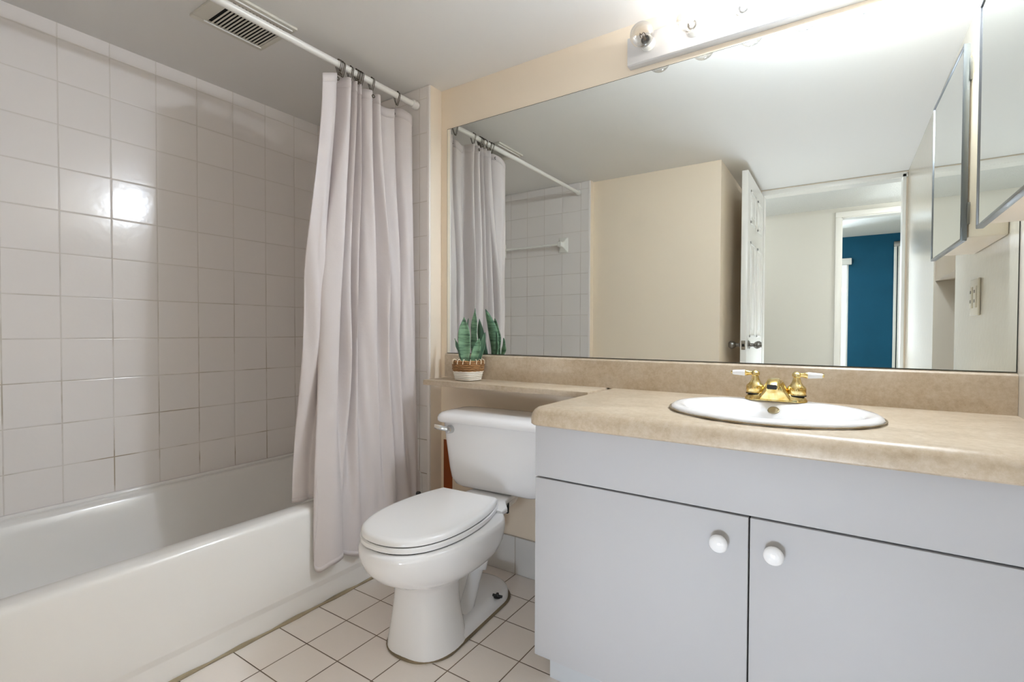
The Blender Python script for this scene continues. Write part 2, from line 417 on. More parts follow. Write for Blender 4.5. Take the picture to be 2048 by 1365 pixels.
bm = B(); box(bm, -.538, -.514, -1.8005, -1.7985, .9, .96); struct('latch_plate', bm, M['chrome'], door)
bm = B(); box(bm, -.533, -.519, -1.799, -1.789, .921, .939, .003); struct('latch_bolt', bm, M['dark'], door)

# tile baseboard behind the toilet, old paint patch
bm = B(); box(bm, -1.5365, -.70, -.011, 0, 0, .156, .002); struct('baseboard_back', bm, M['tile_base'])
bm = B(); box(bm, -1.522, -1.47, -.0012, .001, .24, .515); struct('trim_8', bm, M['orange'], label='patch of old orange paint behind the toilet tank')

# ------------------------------------------------------------------ bathtub
TX0, TX1, TY0, TY1 = XL+.0005, -1.580, -1.603, -.0800
tub = thing('bathtub', 'white built in alcove bathtub with a low apron', 'bathtub', (-1.96, -.84, 0))
def tub_out(d, z, rr=.004):
    return rrect((TX0+TX1)/2, (TY0+TY1)/2, (TX1-TX0)/2-d, (TY1-TY0)/2-d, max(rr, .002), z, 8)
def tub_in(x0, x1, y0, y1, r, z):
    return rrect((x0+x1)/2, (y0+y1)/2, (x1-x0)/2, (y1-y0)/2, r, z, 8)
bm = B()
rings = []
# apron profile on the room side: foot step, groove, front, rounded rim
def apron(xf, z, rr=.004):
    cx = (TX0+xf)/2; return rrect(cx, (TY0+TY1)/2, (xf-TX0)/2, (TY1-TY0)/2, rr, z, 8)
for xf, z in ((-1.587, 0), (-1.587, .070), (-1.586, .0745), (-1.5772, .0945), (-1.5762, .0985), (-1.577, .20), (-1.5785, .31), (-1.580, .348), (-1.5815, .358), (-1.5855, .367), (-1.593, .3735), (-1.602, .3755)):
    rings.append(apron(xf, z))
x0, x1, y0, y1 = TX0+.05, -1.655, TY0+.09, TY1-.075
for d, z, r in ((-.008, .3755, .10), (.004, .371, .10), (.012, .36, .10), (.03, .25, .11), (.055, .12, .12), (.085, .075, .13), (.13, .06, .12), (.2, .058, .08)):
    rings.append(tub_in(x0+d, x1-d*.7, y0+d*1.2, y1-d, r, z))
loft(bm, rings, True, True)
part('basin', bm, M['tub'], tub, angle=50)
bm = B(); box(bm, TX0, TX0+.024, TY0, TY1, .371, .388, .007, 3); part('wall_flange', bm, M['tub'], tub)
bm = B(); tube(bm, cr([(-1.584, TY0+.01, .003), (-1.5835, -1.2, .004), (-1.5845, -.9, .003), (-1.583, -.6, .004), (-1.584, -.3, .003), (-1.584, -.085, .003)], 6), [.006+.0025*math.sin(i*1.7) for i in range(31)], 8)
part('caulk_line', bm, M['caulk'], tub, 'stained caulk along the floor')

# ------------------------------------------------------------------ shower rod, rings, curtain
RX, RZ = -1.612, 2.033
rod = thing('shower_rod', 'white tension rod carrying the shower curtain', 'curtain rod', (RX, -.84, RZ))
bm = B(); tube(bm, [(RX, -1.595, RZ), (RX, -.10, RZ)], .0125, 20); part('pole', bm, M['rod'], rod)
for a, b in ((-.0815, -.115), (-1.602, -1.569)):
    bm = B(); tube(bm, [(RX, a, RZ), (RX, a+(b-a)*.15, RZ), (RX, a+(b-a)*.9, RZ), (RX, b, RZ)], [.0165, .019, .0185, .015], 20); part('end_cap', bm, M['rod'], rod)

TOP = [(-.595, .03), (-.55, .036), (-.515, .004), (-.500, -.046), (-.472, .018), (-.455, .010), (-.449, -.040), (-.433, .022), (-.420, -.038), (-.408, .016), (-.397, -.034), (-.380, .012), (-.357, .020), (-.343, -.036), (-.326, .018), (-.312, .014), (-.302, -.034), (-.258, -.010), (-.214, -.006), (-.198, -.040), (-.176, .000), (-.142, .016), (-.118, .002), (-.108, -.035)]
MID = [(-.645, -.005), (-.605, .015), (-.565, .0), (-.545, -.05), (-.60, .010), (-.53, .045), (-.515, -.02), (-.480, .038), (-.462, -.03), (-.44, .030), (-.42, -.02), (-.392, .020), (-.355, .045), (-.330, .0), (-.300, .05), (-.285, .045), (-.272, -.02), (-.245, .012), (-.215, .03), (-.198, -.01), (-.176, .022), (-.142, .036), (-.118, .015), (-.108, -.035)]
BOT = [(-.672, -.052), (-.640, -.035), (-.612, -.030), (-.632, .047), (-.652, .052), (-.598, .080), (-.548, .074), (-.540, .052), (-.500, .052), (-.465, .062), (-.430, .050), (-.395, .058), (-.360, .055), (-.330, .070), (-.298, .080), (-.276, .070), (-.268, .048), (-.250, .050), (-.222, .064), (-.190, .072), (-.168, .052), (-.146, .056), (-.124, .050), (-.112, .046)]
ZT = [1.952, 1.970, 1.992, 1.992, 1.992, 1.99, 1.992, 1.992, 1.992, 1.992, 1.992, 1.985, 1.985, 1.99, 1.985, 1.98, 1.98, 1.962, 1.972, 1.992, 1.985, 1.972, 1.968, 1.97]
ZB = [.384, .384, .385, .388, .162, .160, .166, .172, .150, .140, .135, .132, .130, .128, .127, .126, .126, .126, .127, .128, .128, .128, .128, .128]
def curtain_pts(nz=96, nu=7):
    top = cr([(x, y, z) for (y, x), z in zip(TOP, ZT)], nu); mid = cr([(x, y, 0) for y, x in MID], nu); bot = cr([(x, y, z) for (y, x), z in zip(BOT, ZB)], nu)
    rows = []
    for j in range(nz+1):
        s = j/nz
        wt = max(0, 1-2*s); wb = max(0, 2*s-1)
        wt = wt*wt*(3-2*wt); wb = wb*wb*(3-2*wb); wm = 1-wt-wb
        row = []
        for i, (a, m, b) in enumerate(zip(top, mid, bot)):
            x = a.x*wt+m.x*wm+b.x*wb; y = a.y*wt+m.y*wm+b.y*wb; z = a.z*(1-s)+b.z*s
            q = i/nu
            x += .0045*math.sin(q*2.1+s*9)*math.sin(PI*s)+.003*math.sin(q*5.3-s*17)*math.sin(PI*s)
            y += .006*math.sin(q*1.3+s*6.0+.7)*math.sin(PI*s)*(1 if q > 1 and q < 21 else .3)
            if z < .3835: x = max(x, .046)
            row.append(Vector((RX+x, y, z)))
        rows.append(row)
    return rows
cur = thing('shower_curtain', 'pale lilac grey fabric shower curtain gathered beside the toilet', 'shower curtain', (RX, -.36, .13))
bm = B(); rows = curtain_pts(); loft(bm, rows, False, False, closed=False)
co_ = part('cloth', bm, M['cloth'], cur, angle=80)
md = co_.modifiers.new('thick', 'SOLIDIFY'); md.thickness = .0016; md.offset = 0
for a, b, nm in ((0, 2, 'top_hem'), (95, 96, 'bottom_hem')):
    bm = B(); loft(bm, rows[a:b+1], False, False, closed=False)
    h = part(nm, bm, M['cloth'], cur, angle=80)
    md = h.modifiers.new('thick', 'SOLIDIFY'); md.thickness = .0042; md.offset = 0
for (y, x, z) in ((-.519, .012, 1.968), (-.357, .024, 1.962), (-.202, -.024, 1.962)):
    bm = B(); tube(bm, [(RX+x+.004+.0005*math.cos(a), y+.006*math.cos(a), z+.006*math.sin(a)) for a in [2*PI*i/14 for i in range(14)]], .0018, 6, closed=True)
    part('grommet', bm, M['wire'], cur, 'dark metal eyelet')
RINGS = [(-.503, .010, 'leftmost bronze double curtain ring, farthest from the tiled end wall'), (-.485, -.006, 'second bronze curtain ring from the left, touching the leftmost one'), (-.447, -.004, 'third bronze curtain ring from the left, alone between a pair and a bunch'),
         (-.420, 0, 'fourth bronze curtain ring from the left, first of a tight bunch of three'), (-.409, 0, 'fifth bronze curtain ring from the left, middle of a tight bunch'), (-.398, 0, 'sixth bronze curtain ring from the left, last of a tight bunch'),
         (-.343, 0, 'seventh bronze curtain ring from the left, alone above a dark eyelet'), (-.200, -.01, 'rightmost bronze curtain ring, nearest the tiled end wall')]
def ring_bm(y, dx):
    bm = B()
    for s in (-1, 1):
        loop = []
        for i in range(20):
            a = 2*PI*i/20
            r = .0175 if math.sin(a) > -.2 else .0175
            px = RX+r*math.cos(a)*.98+dx*.3; pz = RZ-.002+r*math.sin(a)
            if math.sin(a) < 0: pz -= .022*(-math.sin(a))**1.6; px = RX+(px-RX)*(1-.45*(-math.sin(a)))
            py = y+s*.0032+dx*.15*(-math.sin(a))
            loop.append((px, py, pz))
        tube(bm, loop, .0014, 6, closed=True)
    return bm
for y, dx, lab in RINGS:
    t = thing('curtain_ring', lab, 'curtain ring', (RX, y, RZ), 'bronze rings holding the shower curtain')
    part('wire_loop', ring_bm(y, dx), M['wire'], t)
    bm = B(); lathe(bm, [(0, -.0035), (.0028, -.003), (.0032, 0), (.0028, .003), (0, .0035)], 'y', (RX+.002, y, RZ+.0165), 10)
    part('roller_ball', bm, M['wire'], t)

# ------------------------------------------------------------------ ceiling vent
t = thing('ceiling_vent', 'cream plastic exhaust vent grille in the ceiling above the rod', 'vent', (-1.78, -.77, CZ))
vx0, vx1, vy0, vy1 = -1.895, -1.655, -.90, -.645
gx0, gx1, gy0, gy1 = -1.872, -1.695, -.853, -.663
bm = B()
for a, b, c, d in ((vx0, gx0, vy0, vy1), (gx1, vx1, vy0, vy1), (gx0, gx1, vy0, gy0), (gx0, gx1, gy1, vy1)): box(bm, a, b, c, d, CZ-.010, CZ-.0003, .002)
part('frame', bm, M['vent'], t)
bm = B(); box(bm, gx0-.002, gx1+.002, gy0-.002, gy1+.002, CZ-.003, CZ-.0005); part('duct_shade', bm, M['dark'], t)  # flat dark plate in place of the unlit duct behind the louvers
for i in range(15):
    y = gy0+.010+(gy1-gy0-.02)*i/14+.004
    bm = B(); box(bm, gx0-.001, gx1+.001, y-.0029, y+.0029, CZ-.0098, CZ-.0075, .0006, 1); part('louver', bm, M['vent'], t)
bm = B(); box(bm, gx0-.003, gx0+.001, gy0-.01, gy1+.005, CZ-.0135, CZ-.009, .001); part('bright_edge', bm, M['white_paint'], t)
bm = B(); box(bm, vx1-.02, vx1-.015, vy0+.01, vy1-.01, CZ-.014, CZ-.009, .001); part('bright_edge', bm, M['white_paint'], t)

# ------------------------------------------------------------------ big mirror
t = thing('wall_mirror', 'large frameless wall mirror above the vanity', 'mirror', (-.56, 0, .915))
bm = B(); box(bm, -1.496, .3665, -.006, -.0045, .9165, 1.927); part('glass', bm, M['mirror'], t)
bm = B(); box(bm, -1.4985, .3687, -.0045, -.0008, .9145, 1.9293); part('backing', bm, M['mirror_edge'], t)

# ------------------------------------------------------------------ vanity light
BX = [-.5637+.1522*i for i in range(6)]; BZ = 2.004
t = thing('vanity_light', 'white bar light with round clear globe bulbs above the mirror', 'light', (-.183, 0, BZ))
bm = B()
prof = [(-.001, 1.950), (-.028, 1.950), (-.033, 1.953), (-.035, 1.958), (-.035, 2.042), (-.033, 2.047), (-.028, 2.05), (-.001, 2.05)]
loft(bm, [[Vector((x, y, z)) for y, z in prof] for x in (-.639, .2745)]); part('bar', bm, M['fixture'], t, angle=30)
for i, x in enumerate(BX):
    bm = B(); lathe(bm, [(.0245, .034), (.0245, .037), (.0215, .04), (.0210, .060), (.0185, .0625), (0, .0625)], 'y', (x, 0, BZ), 24); part('socket', bm, M['bracket'], t)
    lit = i in BULBS
    bm = B()
    cy = .101; prof = [(.0125, .060), (.0135, .068)]
    for q in range(3, 25):
        a = PI-PI*q/24*1.0
        prof.append((max(.0, .0395*math.sin(a)), cy+.0395*math.cos(a)))
    prof = [p for p in prof if p[0] > .012 or p[1] > cy] ; prof[-1] = (0, prof[-1][1])
    lathe(bm, prof, 'y', (x, 0, BZ), 28)
    gb = part('light_bulb', bm, M['glass'], t, 'lit clear globe bulb' if lit else 'unlit clear globe bulb')
    bm = B(); lathe(bm, [(.0128, .0605), (.0142, .064), (.0142, .069), (.0118, .071), (0, .0715)], 'y', (x, 0, BZ), 20); part('bulb_base', bm, M['soot'] if i == 0 else M['satin'], gb)
    bm = B(); lathe(bm, [(.006, .071), (.004, .085), (.0025, .092)], 'y', (x, 0, BZ), 10)
    tube(bm, cr([(x-.010, -.088, BZ), (x-.006, -.104, BZ+.004), (x, -.106, BZ-.003), (x+.006, -.104, BZ+.004), (x+.010, -.088, BZ)], 5), .0016, 6)
    for q in (-1, 1): tube(bm, [(x+q*.002, -.074, BZ), (x+q*.010, -.088, BZ)], .0009, 6)
    part('filament', bm, M['fil_off'] if not lit else (M['fil_warm'] if i in (1, 4, 5) else M['fil_cool']), gb)
    if lit: light('bulb_light', 'POINT', (x, -.101, BZ), BULBS[i][0], BULBS[i][1], .02)

# ------------------------------------------------------------------ vanity cabinet
cx0, cx1 = -.695, .3675
t = thing('vanity_cabinet', 'white flat front vanity cabinet under the stone look counter', 'cabinet', (-.164, -.28, 0))
bm = B(); box(bm, cx0, cx0+.016, -.540, -.012, .105, .757); part('side_panel', bm, M['melamine'], t)
bm = B(); box(bm, cx1-.016, cx1, -.540, -.012, .105, .757); part('side_panel', bm, M['melamine'], t)
bm = B(); box(bm, cx0+.0165, cx1-.0165, -.535, -.030, .105, .121); part('bottom_panel', bm, M['melamine'], t)
bm = B(); box(bm, cx0+.0165, cx1-.0165, -.030, -.018, .122, .757); part('back_panel', bm, M['melamine'], t)
bm = B(); box(bm, cx0+.017, cx1-.017, -.5409, -.5402, .122, .755); part('reveal', bm, M['dark'], t)
bm = B(); box(bm, cx0-.002, cx1, -.47, -.455, 0, .105); part('toe_kick', bm, M['toe'], t)
bm = B(); box(bm, cx0-.002, cx1, -.560, -.541, .6165, .756, .0022); part('drawer_front', bm, M['melamine'], t)
for (a, b, kx) in ((cx0-.002, -.1605, -.2176), (-.1575, cx1, -.1098)):
    bm = B(); box(bm, a, b, -.560, -.541, .118, .6125, .0022); d = part('cabinet_door', bm, M['melamine'], t)
    bm = B(); lathe(bm, [(.0125, .0), (.0115, .006), (.0105, .011), (.0155, .0145), (.0198, .019), (.0198, .0225), (.016, .0275), (.009, .030), (0, .0308)], 'y', (kx, -.5602, .549), 28); part('knob', bm, M['porcelain'], d)

# ------------------------------------------------------------------ countertop
SX, SY, SA, SB = -.150, -.322, .238, .206     # sink centre and half axes
ZC = .808
t = thing('countertop', 'beige stone look laminate counter with a narrow shelf over the toilet', 'countertop', (-.164, -.29, ZC))
def wt_out(d, z):
    x0, y0, x1, y1 = -.712+d, -.580+d, .3685, -.0005; r = max(.032-d*.5, .012); o = []
    for i in range(9):
        a = math.radians(180+90*i/8); o.append(Vector((x0+r+r*math.cos(a), y0+r+r*math.sin(a), z)))
    o += [Vector((x1, y0, z)), Vector((x1, y1, z)), Vector((x0, y1, z))]
    return o
def ell(a, b, z, n=48, cx=SX, cy=SY): return [Vector((cx+a*math.cos(2*PI*i/n), cy+b*math.sin(2*PI*i/n), z)) for i in range(n)]
bm = B()
R = loft(bm, [wt_out(.004, .7585), wt_out(.0, .762), wt_out(0, .780), wt_out(.0025, .790), wt_out(.008, .799), wt_out(.016, .8055), wt_out(.026, ZC)], False, False)
def fill_hole(bm, outer, inner):
    es = []
    for ring in (outer, inner):
        for i in range(len(ring)):
            a, b = ring[i], ring[(i+1) % len(ring)]
            es.append(bm.edges.get((a, b)) or bm.edges.new((a, b)))
    bmesh.ops.triangle_fill(bm, use_beauty=True, edges=es)
H = loft(bm, [ell(SA-.014, SB-.014, ZC, 64), ell(SA-.014, SB-.014, .7585, 64)], False, False)
fill_hole(bm, R[-1], H[0]); fill_hole(bm, R[0], H[-1])
part('worktop', bm, M['stone'], t, angle=40)
bm = B(); box(bm, -1.476, -.7125, -.186, -.0005, .786, ZC, .003); part('shelf', bm, M['stone'], t)
bm = B()
prof = [(-.0005, ZC), (-.0200, ZC), (-.0200, .900), (-.0185, .907), (-.0145, .9118), (-.0005, .9125)]
loft(bm, [[Vector((x, y, z)) for y, z in prof] for x in (-1.5, .3685)]); part('backsplash', bm, M['stone'], t, angle=25)

# ------------------------------------------------------------------ sink
t = thing('sink', 'oval white drop in porcelain sink set in the counter', 'sink', (SX, SY, ZC))
bm = B(); rings = []
for a, b, z, dy in ((SA-.024, SB-.024, .80, 0), (SA-.019, SB-.019, .8083, 0), (SA, SB, .8085, 0), (SA+.001, SB+.001, .812, 0), (SA-.002, SB-.002, .818, 0), (SA-.010, SB-.010, .8225, 0), (SA-.020, SB-.018, .8235, -.002), (SA-.034, SB-.044, .8215, -.018), (SA-.042, SB-.052, .816, -.020),
                    (SA-.050, SB-.066, .806, -.022), (SA-.060, SB-.088, .793, -.024), (SA-.078, SB-.104, .765, -.022), (SA-.108, SB-.118, .725, -.018), (SA-.155, SB-.145, .697, -.015), (SA-.205, SB-.178, .686, -.01), (.022, .022, .684, -.01)):
    rings.append(ell(a, b, z, 64, SX, SY+dy))
loft(bm, rings, False, False); part('basin', bm, M['porcelain'], t, angle=60)
bm = B(); lathe(bm, [(.024, .684), (.024, .6865), (.017, .687), (.015, .680), (0, .680)], 'z', (SX, SY-.01, 0), 24); part('drain', bm, M['brass'], t)
oc = Vector((SX+.001, SY-.0235+SB-.077, .8015)); n_ = Vector((0, -.53, .85)); u_ = Vector((1, 0, 0)); w_ = n_.cross(u_)
bm = B(); tube(bm, [oc+u_*(.0125*math.cos(a))+w_*(.0125*math.sin(a)) for a in [2*PI*i/24 for i in range(24)]], .0022, 8, closed=True)
loft(bm, [[oc+n_*.001+u_*(.012*math.cos(a))+w_*(.012*math.sin(a)) for a in [2*PI*i/24 for i in range(24)]], [oc-n_*.003+u_*(.012*math.cos(a))+w_*(.012*math.sin(a)) for a in [2*PI*i/24 for i in range(24)]]])
part('overflow_ring', bm, M['gold_ring'], t, 'dull brass overflow ring')
bm = B()
ring_pts = [(SX+(SA+.0035)*math.cos(a), SY+(SB+.0035)*math.sin(a), ZC+.0042) for a in [2*PI*i/80 for i in range(80)]]
tube(bm, ring_pts, [.0013+.0020*abs(math.sin(i*.9)*math.sin(i*.37))*(1 if 40 < i < 79 else .2) for i in range(80)], 6, closed=True)
part('sealant_bead', bm, M['caulk_dark'], t, 'cracked brown sealant bead')

# ------------------------------------------------------------------ faucet
FX, FY, FZ = -.150, -.163, .8232
t = thing('faucet', 'polished brass centerset faucet with white porcelain lever handles', 'faucet', (FX, FY, FZ))
bm = B()
loft(bm, [rrect(FX, FY, .078, .026, .024, FZ, 6), rrect(FX, FY, .078, .026, .024, FZ+.004, 6), rrect(FX, FY, .072, .0235, .022, FZ+.012, 6), rrect(FX, FY, .062, .019, .018, FZ+.020, 6), rrect(FX, FY, .055, .015, .014, FZ+.022, 6)])
part('base_plate', bm, M['brass'], t)
bm = B()
sp = cr([(FX, FY+.012, FZ+.012), (FX, FY+.002, FZ+.035), (FX, FY-.024, FZ+.052), (FX, FY-.056, FZ+.051), (FX, FY-.082, FZ+.036)], 5)
sec = []
for i, p in enumerate(sp):
    s = i/(len(sp)-1); tg = (sp[min(i+1, len(sp)-1)]-sp[max(i-1, 0)]).normalized(); nn = Vector((1, 0, 0)); bb = tg.cross(nn)
    hw = .024-.010*s; hh = .015-.005*s
    sec.append([p+nn*(hw*math.copysign(abs(math.cos(a))**.7, math.cos(a)))+bb*(hh*math.copysign(abs(math.sin(a))**.7, math.sin(a))) for a in [2*PI*q/20 for q in range(20)]])
loft(bm, sec); sp_o = part('spout', bm, M['brass'], t, angle=60)
bm = B(); loft(bm, [rrect(FX, 0, .012, .006, .003, 0, 4), rrect(FX, 0, .012, .006, .003, .003, 4)])
bmesh.ops.rotate(bm, verts=bm.verts, cent=(FX, 0, 0), matrix=Matrix.Rotation(math.radians(62), 3, 'X')); bmesh.ops.translate(bm, verts=bm.verts, vec=(0, FY-.088, FZ+.044))
part('badge', bm, M['dark'], sp_o, 'small dark rectangular badge')
bm = B(); loft(bm, [rrect(FX, FY-.002, .047, .024, .012, FZ+.004, 5), rrect(FX, FY-.004, .040, .023, .012, FZ+.014, 5), rrect(FX, FY-.006, .030, .022, .012, FZ+.030, 5), rrect(FX, FY-.008, .0245, .020, .012, FZ+.046, 5), rrect(FX, FY-.010, .018, .016, .010, FZ+.057, 5), rrect(FX, FY-.010, .010, .010, .008, FZ+.061, 5)])
part('spout_body', bm, M['brass'], t, angle=50)
for s in (-1, 1):
    hx = FX+s*.0515
    bm = B(); lathe(bm, [(.0235, .016), (.0235, .020), (.0225, .022), (.0235, .024), (.0235, .036), (.022, .040), (.016, .046), (.0115, .054), (.0095, .062), (.0085, .066), (.0115, .069), (.0115, .076), (.008, .080), (.003, .0825), (0, .083)], 'z', (hx, FY, FZ), 28); hd = part('handle', bm, M['brass'], t)
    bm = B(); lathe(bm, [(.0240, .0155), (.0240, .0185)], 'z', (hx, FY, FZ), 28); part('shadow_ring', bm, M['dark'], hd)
    ax = 'x' if s > 0 else '-x'
    bm = B(); lathe(bm, [(.006, .004), (.0055, .014), (.0075, .020), (.0085, .024), (.008, .027), (0, .027)], ax, (hx, FY, FZ+.0735), 18); part('lever_stem', bm, M['brass'], hd)
    bm = B(); lathe(bm, [(0, .0265), (.0088, .0265), (.0088, .030), (.0066, .058), (.0062, .060), (0, .060)], ax, (hx, FY, FZ+.0735), 18); part('lever_grip', bm, M['porcelain'], hd, 'white porcelain lever grip')
    bm = B(); lathe(bm, [(.0045, .0595), (.0045, .0625), (.0032, .0645), (0, .065)], ax, (hx, FY, FZ+.0735), 14); part('lever_tip', bm, M['brass'], hd)

# ------------------------------------------------------------------ toilet
TX = -1.098; TK = TX+.020
t = thing('toilet', 'white two piece toilet with closed elongated lid', 'toilet', (TX, -.4, 0))
t.rotation_euler.z = math.radians(4)      # it stands a little askew
def egg(z, yf, yb, hw, n=48, back=.55, cx=TX, p=2.15):
    """closed outline: blunt at the back, longer and rounder at the front"""
    ym = yb+(yf-yb)*.42; out = []
    for i in range(n):
        a = 2*PI*i/n; c, s = math.cos(a), math.sin(a)
        x = cx+hw*math.copysign(abs(c)**(2/p), c)
        L = (yb-ym) if s > 0 else (ym-yf)
        pw = back if s > 0 else .95
        out.append(Vector((x, ym+L*math.copysign(abs(s)**pw, s), z)))
    return out
bm = B()
PC = -1.132
loft(bm, [egg(.0, -.654, -.44, .123, cx=PC, p=2.7), egg(.03, -.651, -.44, .120, cx=PC, p=2.7), egg(.10, -.643, -.45, .107, cx=PC, p=2.6), egg(.16, -.637, -.455, .100, cx=PC, p=2.5), egg(.20, -.637, -.45, .099, cx=PC, p=2.4), egg(.225, -.648, -.42, .108, cx=-1.124, p=2.3), egg(.240, -.672, -.37, .126, cx=-1.114),
          egg(.262, -.720, -.33, .150, cx=TX-.008), egg(.285, -.756, -.305, .168, cx=TX-.008), egg(.315, -.783, -.292, .181, cx=TX-.008), egg(.345, -.797, -.285, .187, cx=TX-.008), egg(.370, -.801, -.285, .189, cx=TX-.008), egg(.381, -.798, -.288, .187, cx=TX-.008), egg(.386, -.790, -.292, .180, cx=TX-.008)])
bowl = part('bowl', bm, M['porcelain'], t, angle=60)
bm = B()
def foot(d, z): return rrect(PC, -.385, .1185-d, .262-d, .112-d, z, 10)
loft(bm, [foot(0, .0), foot(0, .026), foot(.004, .036), foot(.014, .044), foot(.03, .049)])
part('foot', bm, M['porcelain'], t, angle=60)
bm = B()
pA = cr([(PC, -.475, .05), (PC, -.435, .11), (PC, -.395, .175), (PC, -.365, .235), (PC, -.345, .30)], 6)
tube(bm, pA, .047, 20)
pB = cr([(PC, -.415, .03), (PC, -.370, .070), (PC, -.330, .115), (PC, -.292, .175), (PC, -.262, .235), (PC, -.235, .285), (PC, -.225, .33), (PC, -.25, .362)], 6)
tube(bm, pB, [.062-.014*min(1, i/12) for i in range(len(pB))], 20)
tube(bm, cr([(PC+.006, -.268, .222), (PC+.006, -.293, .175), (PC+.006, -.303, .150)], 5), .0495, 20)
tube(bm, cr([(PC, -.225, .36), (PC, -.195, .31), (PC, -.188, .25), (PC, -.205, .20)], 5), .047, 20)
bmesh.ops.scale(bm, vec=(1.4, 1, 1), space=Matrix.Translation((-PC, 0, 0)), verts=bm.verts)
part('trapway', bm, M['porcelain'], t, angle=70)
bm = B()
def deck(d, z, f=1.0): 
    pts = [(-.138, -.345), (-.138, -.305), (-.095, -.245), (-.075, -.09), (.075, -.09), (.095, -.245), (.138, -.305), (.138, -.345)]
    return [Vector((TX+x*f*(1-d*2), y, z)) for x, y in pts]
loft(bm, [deck(.06, .335, .8), deck(.02, .368, .95), deck(0, .379), deck(0, .390), deck(.012, .3935)]); part('deck', bm, M['porcelain'], t, angle=35)
bm = B()
rings = []
for z, hw, y0, y1, r in ((.3945, .165, -.175, -.085, .04), (.398, .188, -.192, -.068, .05), (.408, .206, -.206, -.055, .058), (.43, .218, -.215, -.047, .060), (.47, .224, -.219, -.043, .058), (.56, .231, -.226, -.038, .052), (.657, .238, -.231, -.034, .046)):
    ring = rrect(TK, (y0+y1)/2, hw, (y1-y0)/2, r, z, 8)
    for v in ring:
        if v.y < (y0+y1)/2: v.y -= .012*max(0, 1-((v.x-TK)/hw)**2)
    rings.append(ring)
loft(bm, rings); tank = part('tank', bm, M['porcelain'], t, angle=60)
bm = B(); rings = []
for z, d in ((.6575, .010), (.6585, .003), (.663, 0), (.674, 0), (.684, .004), (.691, .012), (.6955, .028), (.698, .055), (.6985, .075)):
    ring = rrect(TK, -.142, .252-d, .116-d, max(.05-d*.3, .02), z, 8)
    for v in ring:
        if v.y < -.142: v.y -= .014*max(0, 1-((v.x-TK)/.252)**2)
    rings.append(ring)
loft(bm, rings); part('tank_lid', bm, M['porcelain'], t, angle=60)
# flush lever
bm = B(); lathe(bm, [(.0, 0), (.0165, 0), (.0165, .012), (.0145, .022), (.0125, .023), (0, .023)], 'y', (TK-.180, -.231, .630), 24); lv = part('flush_lever', bm, M['chrome'], t, 'chrome flush lever')
bm = B(); lp = cr([(TK-.180, -.250, .631), (TK-.196, -.262, .635), (TK-.215, -.272, .640), (TK-.228, -.277, .644)], 5)
loft(bm, [[p+Vector((0, .002, .0))+Vector((0, math.cos(a)*.0035, math.sin(a)*(.0105-.004*abs(i/15-.6)))) for a in [2*PI*q/14 for q in range(14)]] for i, p in enumerate(lp)]); part('lever_arm', bm, M['chrome'], lv)
# seat ring + lid
def lid_pts(grow, z, front=-.778):
    half = [(0, front), (.045, front+.006), (.090, front+.028), (.125, front+.066), (.150, front+.122), (.163, front+.195), (.164, front+.265), (.157, front+.335), (.142, front+.400), (.124, front+.452)]
    pts = [Vector((x*(1+grow*6), y+(-grow if i < 6 else 0), 0)) for i, (x, y) in enumerate(half)]
    right = cr(pts, 4)
    left = [Vector((-p.x, p.y, 0)) for p in reversed(right)][:-1]
    return [Vector((TX-.014+p.x*.97, p.y, z)) for p in right+left]
bm = B(); loft(bm, [lid_pts(.003, .3900), lid_pts(.006, .392), lid_pts(.006, .4035), lid_pts(.003, .4060)]); seat = part('seat', bm, M['plastic_seat'], t, angle=40)
bm = B(); loft(bm, [lid_pts(-.001, .3862), lid_pts(-.001, .3900)]); part('seat_gap_shade', bm, M['dark'], seat)  # dark slab drawing the shadow line between seat and bowl
bm = B(); loft(bm, [lid_pts(-.001, .4060), lid_pts(-.001, .4088)]); part('lid_gap_shade', bm, M['dark'], seat)  # shadow line between lid and seat, made as a dark slab
bm = B(); loft(bm, [lid_pts(.001, .4088), lid_pts(.003, .4105), lid_pts(.003, .4205), lid_pts(0, .4255), lid_pts(-.006, .4285), lid_pts(-.014, .4300)]); part('seat_lid', bm, M['plastic_seat'], t, angle=40)
bm = B(); box(bm, TX-.10, TX+.10, -.328, -.300, .388, .418, .006); part('hinge_bar', bm, M['plastic_seat'], t)
bm = B(); loft(bm, [rrect(PC, -.387, .1235, .2705, .114, .0002, 10), rrect(PC, -.387, .1260, .2725, .114, .004, 10), rrect(PC, -.387, .1185, .2645, .11, .009, 10)]); part('floor_caulk', bm, M['caulk_dark'], t, 'stained brown caulk around the foot')
bm = B(); lathe(bm, [(.014, .047), (.013, .050), (.006, .052), (.005, .062), (0, .063)], 'z', (TX+.080, -.275, 0), 14); tube(bm, [(TX+.062, -.278, .0525), (TX+.098, -.272, .0515)], .005, 8); part('floor_bolt', bm, M['soot'], t, 'black floor bolt stub')
bm = B(); lathe(bm, [(.005, .338), (.006, .345), (.006, .384), (.004, .386)], 'z', (TX+.078, -.200, 0), 12); box(bm, TX+.074, TX+.082, -.206, -.194, .330, .352, .002); part('tank_bolt', bm, M['soot'], t, 'dark tank bolt')

